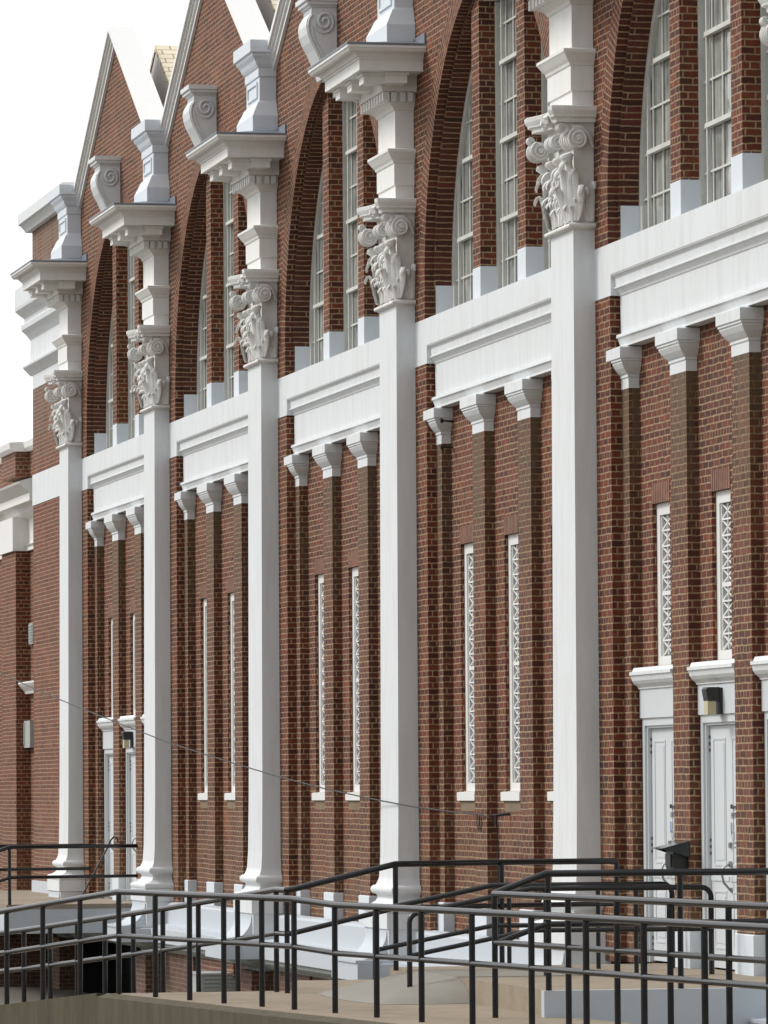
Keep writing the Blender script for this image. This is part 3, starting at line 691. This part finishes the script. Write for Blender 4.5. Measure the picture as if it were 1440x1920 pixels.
    if door:
        for q, (a, b_) in enumerate(((A1, P1a), (P1b, P2a), (P2b, E1))):
            h = MB()
            h.ext([(.56, 1.35), (.395, 1.345), (.375, 1.30), (.345, 1.298), (.345, 1.262), (.36, 1.26), (.375, 1.20), (.40, 1.165), (.43, 1.14), (.445, 1.125), (.445, 1.11), (.56, 1.11)], a+.02, b_-.006)
            ho = add(h.build('door_hood', M['white'], hall, loc))
            h = MB(); h.box(a+.02, b_-.006, .462, .56, .785, 1.1095); h.build('frieze_panel', M['door'], ho)
            h = MB(); x0, x1 = a+.04, b_-.01
            h.box(x0, x0+.09, .485, .60, -1.92, .784); h.box(x1-.09, x1, .485, .60, -1.92, .784); h.box(x0+.09, x1-.09, .485, .60, .70, .784)
            h.box(x0+.09, x0+.13, .51, .60, -1.92, .70); h.box(x1-.13, x1-.09, .51, .60, -1.92, .70); h.box(x0+.13, x1-.13, .51, .60, .672, .70)
            fo = add(h.build('door_frame', M['door'], hall, loc))
            xm = (x0+x1)/2
            add(leaf_door(x0+.135, xm-.004, -1.90, .668, .555, hall, loc, False, None, True))
            add(leaf_door(xm+.004, x1-.135, -1.90, .668, .552, hall, loc, True, [('ENTRANCE', .085, -.315)], False))
            tt = MB(); tt.box(x0+.13, x1-.13, .62, .64, -1.92, .70); add(tt.build('door_gap_shade', M['dark'], hall, loc))  # black sheet behind the leaves paints the darkness of the gaps
    return made
doors = build_bay(4, True); build_bay(0, True, doors)
wb = build_bay(3, False)
for i in (1, 2): build_bay(i, False, wb)

# roofs behind the parapets: shingled gable over every bay
for i in range(5):
    r = MB(); X = PX[i]; yb = 9.0; s2 = math.hypot(1, .583)
    for sg in (-1, 1):
        xr, xe = X+CX, X+CX+sg*4.805; zr, ze = 13.22, 13.22-.583*4.805
        r.face([(xr, .93, zr), (xe, .93, ze), (xe, yb, ze), (xr, yb, zr)], [(.93, 0), (.93, 4.8*s2), (yb, 4.8*s2), (yb, 0)])
        r.face([(xr, .93, zr), (xe, .93, ze), (xe, .93, ze-.10), (xr, .93, zr-.10)])
    r.build('roof', M['shingle'], hall)
    r = MB(); r.face([(X+CX-4.8, .95, 10.42), (X+CX+4.8, .95, 10.42), (X+CX, .95, 13.215)]); r.build('roof_gable_board', M['coping'], hall)
    r = MB(); r.box(X-.5, X+BW+.5, .45, 9.0, 9.92, 10.40); r.build('parapet_gutter', M['coping'], hall)
c = MB()
c.box(PX[0]-PW-4.9, PX[5], 1.2, 9.0, -3.6, 9.9); c.build('building_core', M['brick'], hall)

# ---------------------------------------------------------------- base of the front between the pilasters
for i in range(5):
    door = i in (0, 4)
    b = MB(); x0, x1 = PX[i]+.15, PX[i+1]-PW-.15
    if not door:
        b.ext([(.30, -1.81), (.17, -1.83), (.13, -1.86), (.12, -2.17), (-.10, -2.20), (-.10, -2.24), (.30, -2.24)], x0, x1)
    b.ext([(.30, -2.2405), (-.16, -2.2405), (-.16, -2.46), (.30, -2.46)], x0, x1)
    b.build('white_plinth', M['plinth'], hall)
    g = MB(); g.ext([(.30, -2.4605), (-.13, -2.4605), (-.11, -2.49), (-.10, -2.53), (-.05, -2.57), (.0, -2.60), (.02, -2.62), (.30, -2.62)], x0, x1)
    g.build('base_moulding', M['stone_shadow'], hall)  # shade below the plinth is in this darker colour
    w_ = MB(); w_.box(x0, x1, .10, .9, -3.7, -2.6205)
    if not door:
        for k in range(3):
            xx = x0+1.3+k*2.6; w_.box(xx+.9, xx+1.7, .06, .0995, -3.7, -2.62)
    w_.build('basement_wall', M['brick_base'], hall)
proto = None
for i in range(6):
    loc = (PX[i], 0, 0)
    if proto:
        for o in proto: dup(o, loc, hall)
        continue
    b = MB(); b.wrap(-PW, 0, .4, [(.38, -2.47), (.38, -2.25), (.30, -2.2405), (.30, -2.202), (.22, -2.2)]); b.box(-PW-.30, .30, -.66, -.30, -2.235, -2.201); b.box(-PW-.32, .32, -.64, -.381, -2.47, -2.236)
    o1 = b.build('pilaster_pad', M['plinth'], hall, loc)
    b = MB(); b.wrap(-PW, 0, .4, [(.06, -2.66), (.08, -2.62), (.18, -2.57), (.27, -2.53), (.30, -2.50), (.345, -2.4705)]); o2 = b.build('pad_moulding', M['stone_shadow'], hall, loc)  # darker colour paints the shade under the pad
    b = MB(); b.box(-PW-.05, .05, -.20, .4, -3.7, -2.661); o3 = b.build('basement_pier', M['brick_base'], hall, loc)
    proto = [o1, o2, o3]

# ---------------------------------------------------------------- end wall at the far left with its white cornice
XE = -44.62
b = MB(); x1 = PX[0]-PW
b.box(XE, x1-.001, .25, .9, -2.24, 5.60); b.box(XE, x1-.001, .25, .9, 6.20, 7.88); b.box(XE, x1+.3, .25, .9, 9.86, 10.98)
b.build('end_wall', M['brick_wing'], hall)
b = MB(); b.box(XE-.002, x1-.001, .235, .9, 5.60, 6.20); b.build('white_stripe', M['white'], hall)
b = MB(); b.box(XE-.01, x1-.001, .20, .9, -2.47, -1.70); b.build('white_plinth', M['plinth'], hall)
b = MB()
b.box(XE-.002, x1-.001, .248, .9, 7.88, 8.16)
b.ext([(.9, 8.1605), (.235, 8.1605), (.20, 8.20), (.14, 8.26), (.09, 8.31), (.085, 8.345), (.235, 8.38), (.24, 8.86), (.21, 8.90), (.15, 8.97), (.06, 9.05), (.05, 9.14), (.12, 9.20), (.12, 9.28), (.02, 9.35), (-.06, 9.42), (-.07, 9.48), (-.07, 9.84), (.10, 9.859), (.9, 9.859)][::-1], XE-.25, x1-.001)
b.build('wall_cornice', M['white'], hall)
b = MB()
b.ext([(.9, 10.981), (.15, 10.981), (.12, 11.03), (.06, 11.10), (.0, 11.13), (.0, 11.33), (.9, 11.36)][::-1], XE-.25, x1+.35)
b.build('parapet_coping', M['white'], hall)

# ---------------------------------------------------------------- lower annex beyond
annex = thing('annex', 'lower red brick annex with a white cornice beyond the far end of the hall', 'building', (XE, .6, 0))
def ax(mb, name, mat):
    o = mb.build(name, mat, annex); o.location = (-XE, -.6, 0); return o
b = MB(); b.box(-62, XE-.3, .62, 8, -3.6, 4.86); b.box(-50.95+1.2, -48.72+1.0, .34, .62, -3.6, 4.86); b.box(-56.2, -54, .34, .62, -3.6, 4.86)
b.box(-62, XE-.3, .62, 8, 6.36, 6.86); b.box(-50.95+1.2, -48.72+1.0, .34, .62, 6.36, 6.86)
ax(b, 'wall', M['brick_wing'])
def cor(mb, off, x0, x1, pr):
    P = [(yy-off, z) for yy, z in pr]; mb.ext(P[::-1], x0, x1)
pr = [(.9, 4.86), (.56, 4.86), (.56, 4.93), (.52, 4.97), (.60, 5.0), (.60, 5.48), (.5, 5.53), (.42, 5.60), (.38, 5.70), (.22, 5.73), (.22, 5.88), (.14, 5.95), (.02, 6.06), (.0, 6.10), (.9, 6.36)]
b = MB(); cor(b, 0, -62, XE-.3, pr); b.box(-49.75, -47.72, .28, .5995, 4.861, 5.54)
pr = [(.9, 6.861), (.56, 6.861), (.5, 6.92), (.48, 7.04), (.9, 7.06)]; cor(b, 0, -62, XE-.3, pr); cor(b, .28, -49.85, -47.62, pr)
ax(b, 'cornice', M['cream'])
b = MB(); b.ext([(.52, 1.98), (.50, 2.03), (.42, 2.12), (.38, 2.18), (.38, 2.21), (.62, 2.22), (.62, 1.98)], -47.75, -45.2); ax(b, 'door_hood', M['cream'])
v = thing('wall_vent', 'small grey louvred vent high on the annex wall beside the hall corner', 'vent', (-47.2, .62, 2.97))
b = MB(); b.box(-.25, .30, -.06, 0, 0, .42); b.build('frame', M['galv'], v)
b = MB(); 
for k in range(6): b.box(-.2, .25, -.075, -.061, .05+k*.06, .08+k*.06)
b.build('slat', M['stone_shadow'], v)
v = thing('cooling_unit', 'pale grey box shaped cooling unit mounted on the annex wall', 'air conditioner', (-47.6, .62, .9))
b = MB(); b.box(-.50, .75, -.13, 0, 0, .54); b.build('housing', M['galv'], v)
for q in ((-.45, .05, -.14, -.131, .06, .5), (.7505, .765, -.12, -.02, .30, .47), (.7505, .765, -.12, -.02, .08, .25)):
    b = MB(); b.box(*q); b.build('grille', M['stone_shadow'], v)
v = MB(); v.tube([(XE-.06, .56, 1.55), (XE-.06, .56, -1.75)], .028, 8); tag(v.build('conduit', M['white']), 'thin white vertical conduit in the corner between annex and hall', 'pipe')

# ---------------------------------------------------------------- ground, walkway, terraces, ramps
b = MB(); b.face([(-600, -600, -3.6), (600, -600, -3.6), (600, 600, -3.6), (-600, 600, -3.6)]); struct(b.build('ground', M['asphalt']))
def prism(mb, poly, z0, z1):
    """poly [(x,y,ztop)] counter-clockwise"""
    n = len(poly); mb.face([(x, y, z) for x, y, z in poly])
    for k in range(n):
        a, c_ = poly[k], poly[(k+1) % n]; u0 = math.hypot(a[0]-c_[0], a[1]-c_[1])
        mb.face([(a[0], a[1], z0), (c_[0], c_[1], z0), (c_[0], c_[1], c_[2]), (a[0], a[1], a[2])], [(0, z0), (u0, z0), (u0, c_[2]), (0, a[2])])
b = MB(); ZW = -2.165
prism(b, [(1.60, -5.56, ZW), (5.9, -4.92, ZW), (8.9, -4.42, ZW), (16, -3.35, ZW), (24, -2.1, ZW), (24, -.2, ZW), (9.2, -2.4, ZW), (9.2, -2.3, ZW), (1.6, -2.3, ZW), (1.6, -.2, ZW-.002), (-1.5, -.2, ZW-.002), (-1.5, -3.0, ZW-.002), (1.6, -3.6, ZW)], -3.6, 0)
struct(b.build('walkway', M['concrete']))
b = MB(); prism(b, [(1.62, -5.64, ZW+.004), (5.9, -5.0, ZW+.004), (8.9, -4.5, ZW+.004), (16, -3.43, ZW+.004), (24, -2.2, ZW+.004), (24, -2.32, -2.2), (16, -3.55, -2.2), (8.9, -4.62, -2.2), (5.9, -5.12, -2.2), (1.6, -5.76, -2.2)][::-1], -3.6, 0)
struct(b.build('retaining_wall', M['kerb']))
g_ = .083
def rz(x): return ZW-g_*(1.6-x)
b = MB(); prism(b, [(-9, -8.3, rz(-9)), (1.598, -5.64, ZW), (1.598, -4.2, ZW), (-9, -6.7, rz(-9))], -3.6, 0)
struct(b.build('ramp', M['concrete']))
b = MB(); prism(b, [(-9, -8.44, rz(-9)+.01), (1.6, -5.76, ZW+.006), (1.6, -5.643, ZW+.006), (-9, -8.302, rz(-9)+.01)], -3.6, 0); struct(b.build('ramp_edge', M['kerb']))
b = MB(); b.box(1.7, 9.14, -2.55, .56, -3.5, FL); struct(b.build('terrace', M['concrete']))
# painted grey wedge ramp up to the terrace
b = MB(); nx, ny = 36, 14; G = []
for ix in range(nx+1):
    row = []; x = 2.35+3.4*ix/nx
    ex = min(1, (x-2.35)/.6, (5.75-x)/.9); ex = max(0, ex); ex = 1-(1-ex)**2.2
    for iy in range(ny+1):
        y = -3.50+.948*iy/ny; t = iy/ny; row.append((x, y-.12*math.sin(PI*ix/nx)*(1-t), ZW+.003+(FL-ZW)*ex*t**.85))
    G.append(row)
b.grid(G); b.face([g[-1] for g in G]+[(5.75, -2.552, ZW), (2.35, -2.552, ZW)]); struct(b.build('wedge_ramp', M['ramp']))
b = MB(); prism(b, [(2.8, -2.545, FL+.005), (5.1, -2.545, FL+.005), (5.1, -.9, FL+.005), (2.8, -.6, FL+.005)], FL+.001, 0); struct(b.build('painted_path', M['ramp']))
b = MB(); b.box(9.142, 9.26, -2.66, .2, -3.5, FL+.01); tag(b.build('end_wall', M['plinth']), 'low white painted wall closing the near end of the door terrace', 'wall')
b = MB(); prism(b, [(9.27, -2.35, -2.42), (24, -.2, -2.42), (24, .56, -2.42), (9.27, .56, -2.42)], -3.6, 0); struct(b.build('lower_path', M['ramp']))
# far terrace before the first doors
b = MB(); b.box(-46, -32.6, -1.97, .56, FL-.075, FL); struct(b.build('far_terrace', M['concrete']))
b = MB(); b.box(-46, -32.61, -1.95, .24, -2.42, FL-.076); b.build('terrace_edge', M['plinth'], hall)
b = MB(); b.box(-46, -44.3, -1.7, .1, -3.6, -2.421); b.build('terrace_support', M['brick_base'], hall); b = MB(); b.box(-41.2, -40.4, -1.6, .1, -3.6, -2.421); b.build('terrace_support', M['brick_base'], hall)

# ---------------------------------------------------------------- railings
def rail(name, label, runs, posts, r=.031, lower=.47, group='black pipe railings', drops=None, lowrun=True):
    """runs: top rail polyline; posts: (x,y,ztop,zbase)"""
    x, y, zt, zb = posts[0]
    t = thing(name, label, 'railing', (x, y, zb), group)
    off = Vector((x, y, zb))
    def L_(p): return tuple(Vector(p)-off)
    k = MB(); k.tube([L_(p) for p in runs], r*1.08, 12); k.build('top_rail', M['pipe'], t)
    if lowrun:
        k = MB(); k.tube([L_((p[0], p[1], p[2]-lower)) for p in runs], r*.92, 12); k.build('lower_rail', M['pipe'], t)
    for (x, y, zt, zb) in posts:
        k = MB(); k.tube([L_((x, y, zb)), L_((x, y, zt-.012))], r*.95, 12); k.build('post', M['pipe'], t)
    return t
# front railing of walkway and ramp
top = [(-7.6, -7.88, -1.07-.083*9.36), (1.76, -5.54, -1.07), (6.5, -4.56, -1.07), (7.5, -4.33, -1.112), (12.45, -3.55, -1.112), (21.5, -2.28, -1.112)]
pts = []
for x, y in ((-2.4, -6.58), (-1.37, -6.32), (-.33, -6.06), (.71, -5.80)): pts.append((x, y, -1.07-.083*(1.76-x), rz(x)))
for x, y in ((1.76, -5.54), (2.82, -5.32), (3.78, -5.12), (4.73, -4.93), (5.72, -4.72), (6.55, -4.55)): pts.append((x, y, -1.07, ZW))
for x, y in ((7.5, -4.33), (8.64, -4.155), (9.80, -3.97), (11.05, -3.77), (12.45, -3.55), (13.72, -3.37), (15.0, -3.19), (16.27, -3.01), (17.55, -2.83), (18.9, -2.64)): pts.append((x, y, -1.112, ZW))
rail('pipe_railing', 'long black pipe railing along the walkway edge, nearest the viewer', top, pts)
# rear railing of the lower ramp, turning up to the terrace
top = [(-9.3, -6.32, -1.90), (-5.96, -5.47, -1.67), (-1.43, -4.52, -1.33), (1.3, -3.95, -1.11), (1.9, -3.84, -1.06), (2.3, -3.80, -1.06)]
pts = [(-5.96, -5.47, -1.67, -2.79), (-5.05, -5.28, -1.60, -2.70), (-4.15, -5.09, -1.535, -2.64), (-3.25, -4.90, -1.467, -2.57), (-2.35, -4.71, -1.40, -2.50), (-1.43, -4.52, -1.33, -2.42), (-.35, -4.30, -1.245, -2.33), (.78, -4.06, -1.155, -2.24), (1.9, -3.84, -1.06, -2.165)]
rail('pipe_railing', 'black pipe railing on the building side of the sloping ramp at the left', top, pts)
top = [(2.3, -3.80, -1.06), (2.36, -3.74, -1.05), (2.55, -2.66, -.79), (1.9, -1.35, -.79), (1.66, .02, -.79)]
pts = [(2.3, -3.80, -1.06, ZW), (2.55, -2.66, -.79, FL-.01), (1.95, -1.35, -.79, FL), (1.66, .02, -.79, FL)]
rail('pipe_railing', 'black pipe railing climbing from the walkway and crossing before the white pilaster', top, pts)
# railing along the near side of the terrace
top = [(8.3, -3.5, -1.13), (9.78, -2.72, -.80), (9.72, -1.5, -.80), (9.80, -.1, -.80)]
top = [(9.10, -3.10, -.985), (9.20, -2.62, -.80), (9.20, -1.45, -.80), (9.20, .2, -.80)]
pts = [(9.20, -2.60, -.80, FL+.01), (9.20, -1.30, -.80, FL+.01), (9.20, .1, -.80, FL+.01)]
rail('pipe_railing', 'black pipe railing on the low white wall before the near doors', top, pts, lower=.48)
top = [(9.08, -3.10, -.99), (15.04, -2.13, -1.0), (22, -1.0, -1.01)]
pts = [(9.10, -3.10, -.99, ZW), (10.85, -2.815, -.993, ZW), (11.95, -2.635, -.995, ZW), (13.10, -2.45, -.997, ZW), (14.3, -2.25, -1.0, ZW), (15.6, -2.04, -1.0, ZW), (17.0, -1.81, -1.0, ZW)]
rail('pipe_railing', 'black pipe railing starting at a square corner just behind the front railing', top, pts, lower=.46)
def hoop(label, x0, y0, zb0, x1, y1, zb1, h=.90):
    d0, d1 = .10, .10
    rn = []
    ym = y0+1.25
    def P(y, z): t = (y-y0)/(y1-y0); return (x0+(x1-x0)*t, y, z)
    a = [P(y0, zb0)]+[P(y0, zb0+h-d0)]+[P(y0+d0*(1-math.cos(k*PI/8)), zb0+h-d0+d0*math.sin(k*PI/8)) for k in range(1, 5)]
    sl = [P(ym, zb1+h+.0), P(y1-d1, zb1+h)]
    e = [P(y1-d1+d1*math.sin(k*PI/8), zb1+h-d1*(1-math.cos(k*PI/8))) for k in range(1, 5)]+[P(y1, zb1)]
    t = thing('handrail', label, 'railing', (x0, y0, zb0), 'handrails of the wedge ramp'); off = Vector((x0, y0, zb0))
    k = MB(); k.tube([tuple(Vector(p)-off) for p in a+sl+e], .029, 12); k.build('top_rail', M['pipe'], t)
    k = MB(); k.tube([tuple(Vector(p)-off) for p in (P(y0, zb0+h-.44), P(ym, zb1+h-.43), P(y1, zb1+h-.43))], .025, 12); k.build('lower_rail', M['pipe'], t)
    for f in (.45, .75):
        q = P(y0+(y1-y0)*f, 0); k = MB(); k.tube([tuple(Vector((q[0], q[1], zb1))-off), tuple(Vector((q[0], q[1], zb1+h))-off)], .025, 12); k.build('post', M['pipe'], t)
hoop('black bent handrail on the far side of the grey wedge ramp', 2.85, -2.95, -2.16, 3.25, .22, FL)
hoop('black bent handrail on the near side of the grey wedge ramp', 4.90, -3.02, -2.16, 5.25, .10, FL)
# far terrace railings
top = [(-29.9, -3.0, -1.05), (-32.36, -1.95, -.93), (-33.4, .02, -.91)]
rail('pipe_railing', 'black pipe railing at the near end of the far door terrace', [(-31.9, -3.3, -1.35), (-32.36, -1.95, -.93), (-33.0, .47, -.93)], [(-32.36, -1.95, -.93, FL)], r=.031, lower=.52)
rail('pipe_railing', 'black pipe railing behind, ending flat against the brick by the far doors', [(-36.3, -3.4, -.96), (-37.5, .25, -.96)], [(-36.75, -1.9, -.96, FL)], r=.031, lower=.42)
pole = MB(); pole.tube([(-33.6, -.55, -1.88), (-34.0, .02, -.95), (-34.02, .06, -.85), (-34.0, .12, -.78), (-33.98, .18, -.80), (-34.0, .20, -.88)], .016, 8)
tag(pole.build('window_pole', M['hinge']), 'thin dark pole with a hooked end leaning by the far white doors', 'pole')

# ---------------------------------------------------------------- small things on the walls
def lantern(x, label):
    t = thing('wall_lantern', label, 'lamp', (x, .462, .90), 'black lanterns over the middle doors')
    k = MB(); k.box(-.10, .10, -.03, -.001, -.12, .16); k.ext([(-.16, .02), (-.18, .14), (-.16, .165), (-.0305, .165), (-.0305, .02)], -.085, .09); k.build('housing', M['hinge'], t)
    k = MB(); k.box(-.075, .08, -.16, -.07, -.125, .0195); k.build('lens', M['beige'], t)
lantern(PX[4]+4.36, 'black box lantern over the middle door nearest the camera'); lantern(PX[0]+4.36, 'black box lantern over the middle door at the far end')
t = thing('entry_phone', 'dark entry phone box under a sloping metal hood on the brick pier', 'intercom', (PX[4]+3.2, .373, -.9))
k = MB(); k.box(-.14, .15, -.17, -.001, .02, .24); k.box(-.10, .11, -.19, -.1705, .06, .20); k.build('box', M['hinge'], t)
k = MB(); k.ext([(-.001, .34), (-.30, .265), (-.30, .255), (-.001, .328)], -.20, .22); k.ext([(-.001, .327), (-.001, .17), (-.02, .17), (-.285, .255)], .21, .219); k.ext([(-.001, .327), (-.001, .17), (-.02, .17), (-.285, .255)], -.199, -.19); k.build('hood', M['pipe'], t)
k = MB(); k.box(-.18, -.145, -.14, -.001, .0, .26); k.build('side_plate', M['galv'], t)
wire = [(-36.5, -2.59, 2.62), (-32.0, -2.156, 2.05), (-28.973, -1.863, 1.66), (-26.306, -1.605, 1.340), (-20.951, -1.087, 0.732), (-18.292, -0.83, 0.480), (-15.13, -0.524, 0.198), (-12.946, -0.313, 0.028), (-10.762, -0.13, -0.108), (-9.5, -0.045, -0.175), (-8.812, 0.06, -0.219), (-7.174, 0.245, -0.287), (-6.226, 0.345, -0.312)]
k = MB(); k.tube(wire, .009, 6)
k.tube([(-6.226, .345, -.312), (-6.09, .360, -.33), (-6.04, .40, -.36), (-6.03, .478, -.45), (-6.02, .484, -.8), (-6.03, .482, -1.3), (-6.02, .484, -1.8)], .009, 6)
for s_ in (0, .14): k.tube([(-6.5+s_, .33, -.31), (-6.56+s_, .34, -.42), (-6.50+s_, .35, -.52), (-6.44+s_, .34, -.42), (-6.46+s_, .34, -.33)], .005, 5)
tag(k.build('cable', M['hinge']), 'thin black cable strung across the pilasters and clipped down the brick pier', 'cable')
k = MB(); k.tube([(-5.50, .30, -.32), (-5.42, .44, -.30), (-5.40, .49, -.30)], .02, 8); k.tube([(-5.47, .33, -.31), (-5.47, .33, -.42)], .016, 8); tag(k.build('pipe_stub', M['hinge']), 'short black elbow pipe stub sticking out under the lattice windows', 'pipe')
for z in (4.76, 4.42):
    k = MB(); k.tube([(-8.45, .49, z), (-8.35, .36, z), (-8.31, .30, z)], .012, 6); k.tube([(-8.33, .34, z), (-8.33, .30, z)], .03, 8)
    tag(k.build('insulator', M['hinge']), ('upper' if z > 4.6 else 'lower')+' of two small dark wire insulators beside the small bracket', 'insulator')
for x, n_ in ((-22.6, 'grey air conditioner in the basement opening below the white plinth'),):
    t = thing('basement_cooler', n_, 'air conditioner', (x, .0, -3.15)); k = MB(); k.box(-.5, .5, -.45, .3, 0, .34); k.box(-.52, .52, -.47, .3, .341, .37); k.build('housing', M['galv'], t)
    k = MB()
    for j in range(5): k.box(.501, .515, -.40, .20, .04+j*.06, .075+j*.06)
    k.build('grille', M['stone_shadow'], t)
k = MB(); k.box(-24.9, -22.0, .05, .0995, -2.84, -2.6215); k.build('basement_lintel', M['soldier'], hall)
k = MB(); k.box(-24.6, -22.2, .06, .0990, -3.6, -2.841); k.build('basement_shade_panel', M['dark'], hall)  # black panel on the wall paints the darkness below the lintel

k = MB(); k.box(-37.9, -30.2, .03, .0995, -3.6, -2.64); k.build('basement_shade_panel', M['dark'], hall)  # black panel paints the shade beneath the far terrace
